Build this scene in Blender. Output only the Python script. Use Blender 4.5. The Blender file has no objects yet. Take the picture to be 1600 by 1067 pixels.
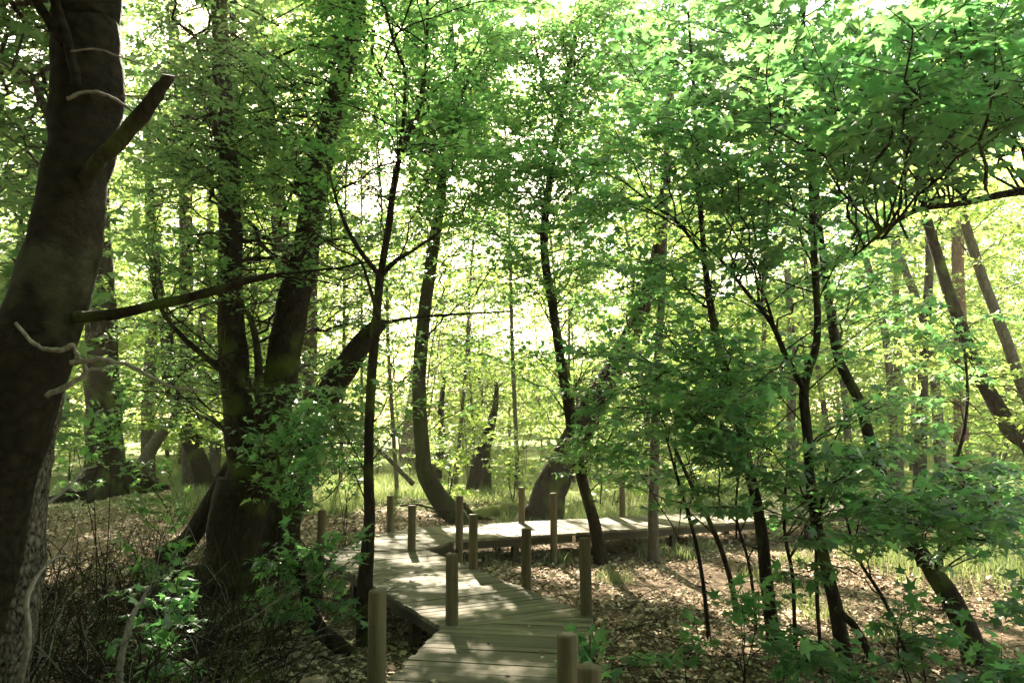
import bpy, math
import numpy as np
from mathutils import Vector

R = np.random.default_rng(7)
SC = bpy.context.scene
COL = SC.collection
UP = np.array([0., 0., 1.])

# ------------------------------------------------------------------ camera
CAMZ, F, HZ = 2.0, 1250.0, 657.0
PITCH = math.atan((HZ - 533.5) / F)
cam_d = bpy.data.cameras.new('camera'); cam = bpy.data.objects.new('camera', cam_d); COL.objects.link(cam)
cam.location = (0, 0, CAMZ); cam.rotation_euler = (math.pi / 2 + PITCH, 0, 0)
cam_d.sensor_width = 36; cam_d.lens = F / 1600 * 36; cam_d.clip_end = 600; cam_d.clip_start = 0.05
cam_d.dof.use_dof = True; cam_d.dof.focus_distance = 8.0; cam_d.dof.aperture_fstop = 9.0
SC.camera = cam
CP, SP = math.cos(PITCH), math.sin(PITCH)

def ray(px, py):
    u, v = (px - 800) / F, (533.5 - py) / F
    return np.array([u, CP - v * SP, SP + v * CP])
def P(px, py, Y):
    d = ray(px, py); return np.array([0, 0, CAMZ]) + d * (Y / d[1])
def G(px, py, z=0.0):
    d = ray(px, py); return np.array([0, 0, CAMZ]) + d * ((z - CAMZ) / d[2])

# ------------------------------------------------------------------ sun
SUN_EL, SUN_AZ = math.radians(34), math.radians(-10.5)      # azimuth from +Y, towards -X
SV = np.array([math.sin(SUN_AZ) * math.cos(SUN_EL), math.cos(SUN_AZ) * math.cos(SUN_EL), math.sin(SUN_EL)])

# ------------------------------------------------------------------ ground height
_ph = R.uniform(0, 6.28, (10, 2)); _fr = R.uniform(.25, 1.6, (10, 2)) * R.choice([-1, 1], (10, 2))
def gh(x, y):
    x = np.asarray(x, float); y = np.asarray(y, float)
    h = np.zeros(np.broadcast(x, y).shape)
    for i in range(10):
        h = h + .018 * np.sin(x * _fr[i, 0] + y * _fr[i, 1] + _ph[i, 0])
    h = h + .30 * np.exp(-(((x + 6.5) / 4.5) ** 2 + ((y - 19) / 6.0) ** 2))          # low rise at the left
    h = h + .014 * np.clip(y - 25, 0, 200)
    return h
_nph = R.uniform(0, 6.28, 12); _nd = R.normal(0, 1, (12, 2)) * 2.2
def n2(x, y):
    s = 0
    for i in range(12): s = s + np.sin(x * _nd[i, 0] + y * _nd[i, 1] + _nph[i])
    return s / 3.0

# ------------------------------------------------------------------ mesh helpers
def unit(v): return v / np.maximum(np.linalg.norm(v, axis=-1, keepdims=True), 1e-9)

def make_mesh(name, V, Q, T=None, smooth=True):
    me = bpy.data.meshes.new(name)
    Q = np.zeros((0, 4), int) if Q is None else np.asarray(Q, int)
    T = np.zeros((0, 3), int) if T is None else np.asarray(T, int)
    nl = Q.size + T.size
    me.vertices.add(len(V)); me.vertices.foreach_set('co', np.asarray(V, np.float32).ravel())
    me.loops.add(nl); me.polygons.add(len(Q) + len(T))
    me.loops.foreach_set('vertex_index', np.concatenate([Q.ravel(), T.ravel()]).astype(np.int32))
    st = np.concatenate([np.arange(len(Q)) * 4, Q.size + np.arange(len(T)) * 3]).astype(np.int32)
    me.polygons.foreach_set('loop_start', st)
    if smooth: me.polygons.foreach_set('use_smooth', np.ones(len(Q) + len(T), bool))
    me.update(calc_edges=True)
    return me

class Geo:
    def __init__(s): s.v = []; s.q = []; s.t = []; s.n = 0
    def add(s, V, Q=None, T=None):
        s.v.append(V)
        if Q is not None and len(Q): s.q.append(np.asarray(Q) + s.n)
        if T is not None and len(T): s.t.append(np.asarray(T) + s.n)
        s.n += len(V)
    def mesh(s, name, smooth=True):
        return make_mesh(name, np.concatenate(s.v), np.concatenate(s.q) if s.q else None, np.concatenate(s.t) if s.t else None, smooth)
    def tube(s, pts, rad, sides=8, rough=0.0, cap=True):
        pts = np.asarray(pts, float); rad = np.asarray(rad, float); n = len(pts)
        T = unit(np.gradient(pts, axis=0))
        ref = np.array([1., 0, 0]) if abs(T[0][0]) < .8 else np.array([0, 1., 0])
        N = np.zeros_like(T); N[0] = unit(np.cross(T[0], ref))
        for i in range(1, n):
            v = N[i - 1] - T[i] * np.dot(N[i - 1], T[i]); N[i] = unit(v)
        B = np.cross(T, N)
        a = np.arange(sides) / sides * 2 * math.pi
        rr = rad[:, None] * np.ones(sides)
        if rough:
            ph = R.uniform(0, 6.28, 4)
            k = np.arange(n)[:, None] * 1.0
            rr = rr * (1 + rough * (np.sin(2 * a + k * .35 + ph[0]) * .5 + np.sin(3 * a - k * .5 + ph[1]) * .4 + np.sin(5 * a + k * .9 + ph[2]) * .25) + rough * .35 * R.normal(0, 1, (n, sides)) * .6)
        V = pts[:, None] + rr[..., None] * (np.cos(a)[None, :, None] * N[:, None] + np.sin(a)[None, :, None] * B[:, None])
        V = V.reshape(-1, 3)
        i = np.arange(n - 1)[:, None] * sides; j = np.arange(sides)[None]; j2 = (j + 1) % sides
        Q = np.stack([i + j, i + j2, i + sides + j2, i + sides + j], -1).reshape(-1, 4)
        Tt = None
        if cap:
            V = np.concatenate([V, pts[:1] , pts[-1:]]); c0, c1 = n * sides, n * sides + 1
            jj = np.arange(sides); k2 = (jj + 1) % sides
            Tt = np.concatenate([np.stack([np.full(sides, c0), k2, jj], -1), np.stack([np.full(sides, c1), (n - 1) * sides + jj, (n - 1) * sides + k2], -1)])
        s.add(V, Q, Tt)
    def sticks(s, A, B, ra, rb):
        """K thin three-sided twigs at once"""
        A = np.asarray(A); B = np.asarray(B); K = len(A)
        if K == 0: return
        T = unit(B - A); X = unit(np.cross(T, np.array([.3, .5, .8]))); Y = np.cross(T, X)
        a = np.arange(3) / 3 * 2 * math.pi
        ring = np.cos(a)[None, :, None] * X[:, None] + np.sin(a)[None, :, None] * Y[:, None]
        ra = np.broadcast_to(ra, (K,)); rb = np.broadcast_to(rb, (K,))
        V = np.concatenate([A[:, None] + ring * ra[:, None, None], B[:, None] + ring * rb[:, None, None]], 1)
        b = np.arange(K)[:, None] * 6
        Q = np.concatenate([b + np.array([[0, 1, 4, 3]]), b + np.array([[1, 2, 5, 4]]), b + np.array([[2, 0, 3, 5]])])
        s.add(V.reshape(-1, 3), Q)

def catmull(p, n):
    p = np.asarray(p, float); p = np.concatenate([p[:1] * 2 - p[1:2], p, p[-1:] * 2 - p[-2:-1]])
    out = []
    m = len(p) - 3
    for t in np.linspace(0, m - 1e-6, n):
        i = int(t); f = t - i
        a, b, c, d = p[i], p[i + 1], p[i + 2], p[i + 3]
        out.append(.5 * (2 * b + (c - a) * f + (2 * a - 5 * b + 4 * c - d) * f * f + (3 * b - a - 3 * c + d) * f ** 3))
    return np.array(out)

# ------------------------------------------------------------------ leaf shapes
def star(lobes, notch):
    v = [(0, .30, .05), (0, 0, 0)]; f = []
    n = len(lobes)
    pts = []
    for k, (ang, ln) in enumerate(lobes):
        pts.append((math.sin(ang) * ln, .30 + math.cos(ang) * ln * .80, -.10 * ln))
    nt = []
    for k in range(n - 1):
        an = (lobes[k][0] + lobes[k + 1][0]) / 2
        nt.append((math.sin(an) * notch, .30 + math.cos(an) * notch, .02))
    base = len(v); v += pts; nb = len(v); v += nt
    for k in range(n):
        l = 1 if k == 0 else nb + k - 1
        r = 1 if k == n - 1 else nb + k
        f.append((0, l, base + k, r))
    return np.array(v, float), np.array(f)
LEAF = {
    'star': star([(-2.05, .52), (-1.05, .80), (0, .95), (1.05, .80), (2.05, .52)], .30),
    'tri': star([(-1.15, .75), (0, .95), (1.15, .75)], .33),
    'quad': (np.array([(0, 0, 0), (-.42, .45, .05), (0, 1, -.08), (.42, .45, .05)], float), np.array([(0, 3, 2, 1)])),
}

def leaves_mesh(name, kind, pos, out, nor, size):
    tv, tf = LEAF[kind]
    Y = unit(out); X = unit(np.cross(Y, nor)); Z = np.cross(X, Y)
    V = pos[:, None] + size[:, None, None] * (tv[None, :, 0:1] * X[:, None] + tv[None, :, 1:2] * Y[:, None] + tv[None, :, 2:3] * R.uniform(-.6, 2.6, len(pos))[:, None, None] * Z[:, None])
    Q = (np.arange(len(pos))[:, None, None] * len(tv) + tf[None]).reshape(-1, 4)
    return make_mesh(name, V.reshape(-1, 3), Q, smooth=True)

# gaps in the canopy that let the sun down to the ground: (x, y, rx, ry)
GAPS = []
SKYGAPS = []
def gap_px(px, py, rx, ry, z=0.0):
    g = G(px, py, z); GAPS.append((g[0], g[1], rx, ry, z))
def keep_leaf(p):
    k = np.ones(len(p), bool)
    r = R.uniform(0, 1, len(p))
    for x, y, rx, ry, z in GAPS:
        s = (p[:, 2] - z) / SV[2]
        q = p[:, :2] - s[:, None] * SV[:2]
        d = ((q[:, 0] - x) / rx) ** 2 + ((q[:, 1] - y) / ry) ** 2
        i = np.nonzero((d < 2.2) & (p[:, 2] > max(.9, z + .45)) & (r < .985))[0]
        k[i[d[i] + .22 * n2(q[i, 0] * 1.3, q[i, 1] * .8) < 1]] = False
    v = unit(p - np.array([0, 0, CAMZ])); nz = .018 * n2(v[:, 0] * 14, v[:, 2] * 14)
    for px, py, rad, prob, ymin in SKYGAPS:
        d = unit(ray(px, py))
        ang = np.arccos(np.clip(v @ d, -1, 1)) + nz
        k &= ~((ang < rad) & (r < prob) & (p[:, 1] > ymin))
    k &= np.linalg.norm(p - np.array([0, 0, CAMZ]), axis=1) > 1.7
    # the boardwalk is walked along: no leaves in the path near the viewer
    k &= ~((p[:, 1] < 3.0) & (np.abs(p[:, 0]) < .9) & (p[:, 2] < 2.6))
    return k

# ------------------------------------------------------------------ objects
def link(name, me, mat, parent=None, loc=None):
    o = bpy.data.objects.new(name, me); COL.objects.link(o)
    if mat is not None and me is not None and not me.materials: me.materials.append(mat)
    if parent is not None: o.parent = parent
    if loc is not None: o.location = loc
    return o
def tag(o, label=None, cat=None, group=None, kind=None):
    for k, v in (('label', label), ('category', cat), ('group', group), ('kind', kind)):
        if v: o[k] = v
    return o
def empty(name, loc):
    o = bpy.data.objects.new(name, None); COL.objects.link(o); o.location = [float(c) for c in loc]; o.empty_display_size = .2
    return o

# ------------------------------------------------------------------ materials
def newmat(name):
    m = bpy.data.materials.new(name); m.use_nodes = True; nt = m.node_tree; nt.nodes.clear()
    return m, nt.nodes, nt.links
def ramp(N, stops):
    r = N.new('ShaderNodeValToRGB'); e = r.color_ramp.elements
    while len(e) < len(stops): e.new(.5)
    for i, (p, c) in enumerate(stops): e[i].position = p; e[i].color = (*c, 1)
    return r

def leaf_mat(name, c0, c1, c2, tr, rough=.42, spec=.5, tw=.5):
    m, N, L = newmat(name)
    out = N.new('ShaderNodeOutputMaterial'); geo = N.new('ShaderNodeNewGeometry')
    rp = ramp(N, [(0, c0), (.5, c1), (1, c2)]); L.new(geo.outputs['Random Per Island'], rp.inputs[0])
    pb = N.new('ShaderNodeBsdfPrincipled'); pb.inputs['Roughness'].default_value = rough; pb.inputs['Specular IOR Level'].default_value = spec
    L.new(rp.outputs[0], pb.inputs['Base Color'])
    t = N.new('ShaderNodeBsdfTranslucent')
    mx = N.new('ShaderNodeMix'); mx.data_type = 'RGBA'; mx.blend_type = 'MULTIPLY'; mx.inputs[0].default_value = 1.0
    L.new(rp.outputs[0], mx.inputs[6]); mx.inputs[7].default_value = (*tr, 1); L.new(mx.outputs[2], t.inputs['Color'])
    ms = N.new('ShaderNodeMixShader'); ms.inputs[0].default_value = tw
    L.new(pb.outputs[0], ms.inputs[1]); L.new(t.outputs[0], ms.inputs[2]); L.new(ms.outputs[0], out.inputs[0])
    return m

def bark_mat(name, c0, c1, zs=3.0, scale=14, bump=.6, moss=0.0, mossc=(.06, .075, .015), lo=.3, hi=.85):
    m, N, L = newmat(name)
    out = N.new('ShaderNodeOutputMaterial'); pb = N.new('ShaderNodeBsdfPrincipled'); L.new(pb.outputs[0], out.inputs[0])
    tc = N.new('ShaderNodeTexCoord'); mp = N.new('ShaderNodeMapping'); mp.inputs['Scale'].default_value = (zs, zs, 1)
    L.new(tc.outputs['Object'], mp.inputs[0])
    n1 = N.new('ShaderNodeTexNoise'); n1.inputs['Scale'].default_value = scale; n1.inputs['Detail'].default_value = 8; n1.inputs['Roughness'].default_value = .65
    L.new(mp.outputs[0], n1.inputs['Vector'])
    v1 = N.new('ShaderNodeTexVoronoi'); v1.feature = 'DISTANCE_TO_EDGE'; v1.inputs['Scale'].default_value = scale * .55; L.new(mp.outputs[0], v1.inputs['Vector'])
    mth = N.new('ShaderNodeMath'); mth.operation = 'MULTIPLY_ADD'; mth.inputs[1].default_value = .8; L.new(v1.outputs[0], mth.inputs[0]); L.new(n1.outputs[0], mth.inputs[2])
    rp = ramp(N, [(lo, c0), (hi, c1)]); L.new(mth.outputs[0], rp.inputs[0])
    src = rp.outputs[0]
    if moss > 0:
        n3 = N.new('ShaderNodeTexNoise'); n3.inputs['Scale'].default_value = 2.2; n3.inputs['Detail'].default_value = 5; L.new(tc.outputs['Object'], n3.inputs['Vector'])
        r3 = ramp(N, [(.62 - moss * .3, (0, 0, 0)), (.74 - moss * .3, (1, 1, 1))]); L.new(n3.outputs[0], r3.inputs[0])
        mx = N.new('ShaderNodeMix'); mx.data_type = 'RGBA'; L.new(r3.outputs[0], mx.inputs[0]); L.new(src, mx.inputs[6]); mx.inputs[7].default_value = (*mossc, 1)
        src = mx.outputs[2]
    L.new(src, pb.inputs['Base Color'])
    pb.inputs['Roughness'].default_value = .9; pb.inputs['Specular IOR Level'].default_value = .06
    bp = N.new('ShaderNodeBump'); bp.inputs['Strength'].default_value = bump; bp.inputs['Distance'].default_value = .02
    L.new(mth.outputs[0], bp.inputs['Height']); L.new(bp.outputs[0], pb.inputs['Normal'])
    return m

M = {}
M['bark_dark'] = bark_mat('dark_bark', (.007, .005, .0034), (.036, .026, .017), moss=.3)
M['bark_smooth'] = bark_mat('smooth_bark', (.003, .002, .0013), (.021, .0155, .009), zs=.8, scale=30, bump=.7, moss=.12, mossc=(.06, .06, .03))
M['bark_rough'] = bark_mat('rough_bark', (.008, .006, .004), (.20, .165, .13), zs=1.8, scale=34, bump=1.0, lo=.42, hi=.85)
M['bark_moss'] = bark_mat('mossy_bark', (.010, .0075, .005), (.042, .032, .02), moss=.6, mossc=(.035, .040, .010))
M['bark_red'] = bark_mat('reddish_bark', (.06, .035, .022), (.20, .12, .08), scale=9)
M['bark_grey'] = bark_mat('grey_bark', (.035, .03, .022), (.12, .10, .078), scale=9)
M['twig_pale'] = bark_mat('pale_twig', (.11, .09, .07), (.27, .235, .19), scale=18, bump=.3)
M['log'] = bark_mat('mossy_log', (.05, .04, .03), (.16, .12, .08), moss=.8, mossc=(.13, .14, .03))
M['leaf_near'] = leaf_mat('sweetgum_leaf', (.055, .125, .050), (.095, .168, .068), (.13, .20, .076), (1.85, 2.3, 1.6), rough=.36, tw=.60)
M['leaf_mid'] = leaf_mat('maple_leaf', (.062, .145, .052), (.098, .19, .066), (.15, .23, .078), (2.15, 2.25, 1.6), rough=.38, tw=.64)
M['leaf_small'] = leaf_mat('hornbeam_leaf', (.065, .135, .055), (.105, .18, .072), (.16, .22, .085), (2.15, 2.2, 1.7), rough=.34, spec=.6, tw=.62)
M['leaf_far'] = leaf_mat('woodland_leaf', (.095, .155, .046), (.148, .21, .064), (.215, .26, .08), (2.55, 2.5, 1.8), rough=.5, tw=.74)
M['grass'] = leaf_mat('grass_blade', (.085, .125, .045), (.14, .17, .08), (.24, .235, .15), (1.4, 1.5, .9), rough=.6, tw=.4)

def plain_mat(name, c, rough, metal=0):
    m, N, L = newmat(name); out = N.new('ShaderNodeOutputMaterial'); pb = N.new('ShaderNodeBsdfPrincipled'); pb.inputs['Base Color'].default_value = (*c, 1); pb.inputs['Roughness'].default_value = rough; pb.inputs['Metallic'].default_value = metal
    nz = N.new('ShaderNodeTexNoise'); nz.inputs['Scale'].default_value = 200; bp = N.new('ShaderNodeBump'); L.new(nz.outputs[0], bp.inputs['Height']); L.new(bp.outputs[0], pb.inputs['Normal']); L.new(pb.outputs[0], out.inputs[0]); return m
M['hole_dark'] = plain_mat('bolt_hole_dark', (.02, .012, .008), .8)
def litter_mat():
    m, N, L = newmat('leaf_litter'); out = N.new('ShaderNodeOutputMaterial'); geo = N.new('ShaderNodeNewGeometry')
    rp = ramp(N, [(0, (.05, .031, .018)), (.25, (.18, .125, .072)), (.6, (.40, .31, .195)), (1, (.58, .49, .34))]); L.new(geo.outputs['Random Per Island'], rp.inputs[0])
    pb = N.new('ShaderNodeBsdfPrincipled'); pb.inputs['Roughness'].default_value = .85; pb.inputs['Specular IOR Level'].default_value = .15; L.new(rp.outputs[0], pb.inputs['Base Color']); L.new(pb.outputs[0], out.inputs[0])
    return m
M['litter'] = litter_mat()

def ground_mat():
    m, N, L = newmat('forest_floor'); out = N.new('ShaderNodeOutputMaterial'); pb = N.new('ShaderNodeBsdfPrincipled'); L.new(pb.outputs[0], out.inputs[0])
    tc = N.new('ShaderNodeTexCoord')
    n1 = N.new('ShaderNodeTexNoise'); n1.inputs['Scale'].default_value = 22; n1.inputs['Detail'].default_value = 10; n1.inputs['Roughness'].default_value = .7; L.new(tc.outputs['Object'], n1.inputs['Vector'])
    rp = ramp(N, [(.3, (.045, .028, .017)), (.5, (.13, .085, .052)), (.72, (.28, .20, .13))]); L.new(n1.outputs[0], rp.inputs[0])
    n2_ = N.new('ShaderNodeTexNoise'); n2_.inputs['Scale'].default_value = .35; n2_.inputs['Detail'].default_value = 4; L.new(tc.outputs['Object'], n2_.inputs['Vector'])
    sx = N.new('ShaderNodeSeparateXYZ'); L.new(tc.outputs['Object'], sx.inputs[0])
    mr = N.new('ShaderNodeMapRange'); mr.inputs[1].default_value = 12; mr.inputs[2].default_value = 19; mr.inputs[3].default_value = -.35; mr.inputs[4].default_value = .30; L.new(sx.outputs[1], mr.inputs[0])
    ad = N.new('ShaderNodeMath'); ad.operation = 'ADD'; L.new(n2_.outputs[0], ad.inputs[0]); L.new(mr.outputs[0], ad.inputs[1])
    r2 = ramp(N, [(.52, (0, 0, 0)), (.64, (1, 1, 1))]); L.new(ad.outputs[0], r2.inputs[0])
    gr = ramp(N, [(.35, (.06, .085, .02)), (.7, (.19, .20, .06))]); L.new(n1.outputs[0], gr.inputs[0])
    mx = N.new('ShaderNodeMix'); mx.data_type = 'RGBA'; L.new(r2.outputs[0], mx.inputs[0]); L.new(rp.outputs[0], mx.inputs[6]); L.new(gr.outputs[0], mx.inputs[7])
    L.new(mx.outputs[2], pb.inputs['Base Color']); pb.inputs['Roughness'].default_value = .95; pb.inputs['Specular IOR Level'].default_value = .1
    bp = N.new('ShaderNodeBump'); bp.inputs['Strength'].default_value = .8; bp.inputs['Distance'].default_value = .03; L.new(n1.outputs[0], bp.inputs['Height']); L.new(bp.outputs[0], pb.inputs['Normal'])
    return m
M['ground'] = ground_mat()

def wood_mat(name, c0, c1, axis='x', green=.24, rough=.8):
    """weathered timber; random tone per board, grain along the board via the UV-less generated 'grain' attribute"""
    m, N, L = newmat(name); out = N.new('ShaderNodeOutputMaterial'); pb = N.new('ShaderNodeBsdfPrincipled'); L.new(pb.outputs[0], out.inputs[0])
    geo = N.new('ShaderNodeNewGeometry')
    at = N.new('ShaderNodeAttribute'); at.attribute_name = 'grain'
    n1 = N.new('ShaderNodeTexNoise'); n1.inputs['Scale'].default_value = 1.0; n1.inputs['Detail'].default_value = 7; n1.inputs['Roughness'].default_value = .65
    L.new(at.outputs['Vector'], n1.inputs['Vector'])
    ad = N.new('ShaderNodeMath'); ad.operation = 'MULTIPLY_ADD'; ad.inputs[1].default_value = .5; L.new(geo.outputs['Random Per Island'], ad.inputs[0]); L.new(n1.outputs[0], ad.inputs[2])
    rp = ramp(N, [(.36, c0), (1.12 - .12, c1)]); L.new(ad.outputs[0], rp.inputs[0])
    tc = N.new('ShaderNodeTexCoord')
    n3 = N.new('ShaderNodeTexNoise'); n3.inputs['Scale'].default_value = 1.6; n3.inputs['Detail'].default_value = 6; L.new(tc.outputs['Object'], n3.inputs['Vector'])
    r3 = ramp(N, [(.42, (0, 0, 0)), (.75, (green, green, green))]); L.new(n3.outputs[0], r3.inputs[0])
    mx = N.new('ShaderNodeMix'); mx.data_type = 'RGBA'; L.new(r3.outputs[0], mx.inputs[0]); L.new(rp.outputs[0], mx.inputs[6]); mx.inputs[7].default_value = (.10, .13, .055, 1)
    L.new(mx.outputs[2], pb.inputs['Base Color']); pb.inputs['Roughness'].default_value = rough; pb.inputs['Specular IOR Level'].default_value = .18
    bp = N.new('ShaderNodeBump'); bp.inputs['Strength'].default_value = .35; bp.inputs['Distance'].default_value = .006; L.new(n1.outputs[0], bp.inputs['Height']); L.new(bp.outputs[0], pb.inputs['Normal'])
    return m
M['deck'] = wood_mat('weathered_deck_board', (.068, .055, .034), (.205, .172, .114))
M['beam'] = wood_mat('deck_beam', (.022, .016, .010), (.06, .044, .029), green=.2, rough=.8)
M['post'] = wood_mat('post_timber', (.022, .015, .009), (.145, .107, .063), green=.35, rough=.8)

# ------------------------------------------------------------------ tree building
class Tree:
    aside = False; zlow = .4
    def __init__(s, name, label, cat, base, bark, leaf, kind, group=None, cull=True):
        s.base = np.array([base[0], base[1], float(gh(base[0], base[1]))]); s.g = Geo(); s.L = []; s.cull = cull
        s.root = empty(name, s.base); tag(s.root, label, cat, group)
        s.bark, s.leaf, s.kind = bark, leaf, kind; s.trunks = []
    def stem(s, pts, widths, Y=None, n=None, sides=12, rough=.05, foot=True, px=True):
        """pts in picture pixels at depth Y (a number or a list) or in metres; widths alike"""
        if px:
            Ys = np.broadcast_to(Y, (len(pts),)).astype(float)
            W = np.array([P(p[0], p[1], y) for p, y in zip(pts, Ys)]); rad = np.array(widths, float) / F * Ys / 2
        else:
            W = np.array(pts, float); rad = np.array(widths, float) / 2
        if foot:
            f = W[0].copy(); g0 = float(gh(f[0], f[1]))
            if f[2] > g0 - .1:
                f2 = f.copy(); f2[2] = g0 - .12
                if f[2] - g0 > .1: W = np.concatenate([[f2], W]); rad = np.concatenate([[rad[0] * 1.25], rad])
                else: W[0] = f2
        n = n or max(8, len(W) * 5)
        pt = catmull(W, n); rr = np.interp(np.linspace(0, len(W) - 1, n), np.arange(len(W)), rad)
        wl = np.linalg.norm(pt[-1] - pt[0]) / n; kk = min(.10, .25 * wl / max(rr.max(), 1e-6)); wob = R.normal(0, 1, (n, 3)) * rr[:, None] * kk * .5; wob[:, 2] = 0; wob[1:-1] = (wob[:-2] + 2 * wob[1:-1] + wob[2:]) / 3
        s.g.tube(pt + wob, rr, sides, rough); s.trunks.append((pt, rr))
        return pt, rr
    def roots(s, r, n, reach=3.2):
        a0 = R.uniform(0, 6.28)
        for k in range(n):
            a = a0 + k * 6.28 / n + R.normal(0, .25); L = r * reach * R.uniform(.7, 1.3); u = np.array([0, .25, .5, .75, 1.0])
            d = a + R.normal(0, .2) * u; x = s.base[0] + np.cos(d) * (r * .45 + u * L); y = s.base[1] + np.sin(d) * (r * .45 + u * L)
            z = gh(x, y) + r * np.array([1.25, .45, .12, .02, -.08])
            s.g.tube(catmull(np.stack([x, y, z], -1), 14), np.interp(np.linspace(0, 1, 14), u, r * np.array([.5, .36, .24, .16, .06])), 9, .08)
    def near_point(s, q, below=.6, zmin=0.0):
        best = None
        for pt, rr in s.trunks:
            d = np.linalg.norm(pt - q, axis=1) + 1.2 * np.abs(pt[:, 2] - (q[2] - below)) + np.where(pt[:, 2] < zmin, 50, 0)
            d = d * np.exp(R.normal(0, .42, len(d)))
            i = int(np.argmin(d))
            if best is None or d[i] < best[0]: best = (d[i], pt[i], rr[i])
        return best[1], best[2]
    def branch(s, a, b, r0, tw=.42, sp=.085, ls=.085, Mx=7, arch=.08, t0=.25, bare=False, sides=5, flat=.40):
        a = np.asarray(a, float); b = np.asarray(b, float); L = np.linalg.norm(b - a)
        n = max(5, int(L * 4) + 3); n = min(n, 16); t = np.linspace(0, 1, n)[:, None]
        c = (a + b) / 2 + UP * arch * L + R.normal(0, .06, 3) * L
        pt = (1 - t) ** 2 * a + 2 * t * (1 - t) * c + t * t * b
        pt[1:-1] += R.normal(0, .018 * L, (n - 2, 3)) * np.array([1, 1, .7])
        s.g.tube(pt, r0 * (1 - .8 * t[:, 0]) + .0018, sides, .0, cap=False)
        if bare: return pt
        K = int(L * (1 - t0) / sp) + 1
        u = np.concatenate([t0 + (1 - t0) * (np.arange(K) + R.uniform(0, 1, K)) / K, [1.0]]); K += 1
        idx = u * (n - 1); i0 = np.minimum(idx.astype(int), n - 2); fr = (idx - i0)[:, None]
        pos = pt[i0] * (1 - fr) + pt[i0 + 1] * fr; Tn = unit(pt[i0 + 1] - pt[i0])
        sd = unit(np.cross(Tn, UP)) * np.where(np.arange(K) % 2, 1., -1.)[:, None]; sd[-1] = 0
        td = unit(Tn * .75 + sd * R.uniform(.5, 1.1, K)[:, None] + R.normal(0, .16, (K, 3)))
        tl = tw * R.uniform(.55, 1.25, K) * (1.1 - .45 * u)
        end = pos + td * tl[:, None]
        s.g.sticks(pos, end, .0030 + .002 * tw, .0012)
        m = np.arange(Mx); f = (m + .9) / Mx
        lp = pos[:, None] + td[:, None] * (tl[:, None] * f)[..., None]
        pd = unit(np.cross(td, UP))[:, None] * np.where(m % 2, 1., -1.)[None, :, None] * np.where(m == Mx - 1, .1, 1.)[None, :, None]
        od = unit(td[:, None] * .65 + pd * .85 + R.normal(0, .25, (K, Mx, 3)) - UP * .12)
        nr = unit(UP + R.normal(0, flat, (K, Mx, 3)))
        sz = ls * R.uniform(.45, 1.25, (K, Mx))
        lp = lp + od * .25 * ls
        keep = R.uniform(0, 1, (K, Mx)) > .08
        s.L.append((lp[keep], od[keep], nr[keep], sz[keep]))
        return pt
    def reach(s, q, r0=None, below=.6, zmin=.5, **k):
        a, r = s.near_point(np.asarray(q, float), below, zmin)
        L = np.linalg.norm(a - q)
        return s.branch(a, q, min(r * .55, r0 or (.006 + .006 * L)), **k)
    def fill(s, poly, Y, n, maxlen=2.2, spread=None, **k):
        """n leafy boughs whose tips fall in the picture box poly=(x0,y0,x1,y1) at depths Y=(near, far)"""
        f = 1.0 if Y[1] < 6 else (1.15 if Y[1] < 9 else (2.0 if Y[1] < 10 else 2.6))
        for _ in range(int(n * f)):
            q = P(R.uniform(poly[0], poly[2]), R.uniform(poly[1], poly[3]), R.uniform(*Y))
            s.bough(q, maxlen, **k)
    def bough(s, q, maxlen=2.2, **k):
        a, r = s.near_point(q, .5, s.zlow)
        L = np.linalg.norm(a - q)
        if L > maxlen:                                    # a bare limb first, then the leafy bough
            mid = q + (a - q) * (maxlen / L) + R.normal(0, .12, 3)
            s.branch(a, mid, min(r * .45, .005 + .004 * L), bare=True, arch=.05)
            a, r = mid, .006 + .0035 * L
        s.branch(a, q, min(r * .6, .0035 + .003 * L), **k)
    def cloud(s, c, rad, n, maxlen=2.2, **k):
        for _ in range(n):
            v = unit(R.normal(0, 1, 3)) * R.uniform(.35, 1) ** .5
            s.bough(np.asarray(c) + v * np.asarray(rad), maxlen, **k)
    def done(s):
        inv = -s.base
        me = s.g.mesh('trunk'); me.transform(__import__('mathutils').Matrix.Translation(inv.tolist()))
        s.trunk = link('trunk', me, M[s.bark], s.root)
        if s.L:
            a = [np.concatenate([l[i] for l in s.L]) for i in range(4)]
            if s.cull:
                k = keep_leaf(a[0])
                if s.aside:
                    q = a[0]; fy = np.maximum(q[:, 1], .05); j = R.normal(0, .05, len(q))
                    k &= ~((q[:, 1] > .1) & (np.abs(q[:, 0]) / fy < .84 + j) & ((q[:, 2] - CAMZ) / fy < .70 + j))
                a = [x[k] for x in a]
            me = leaves_mesh('crown', s.kind, a[0] + inv, a[1], a[2], a[3])
            s.crown = link('crown', me, M[s.leaf], s.root)
            s.nleaf = len(a[0])
        return s

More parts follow.
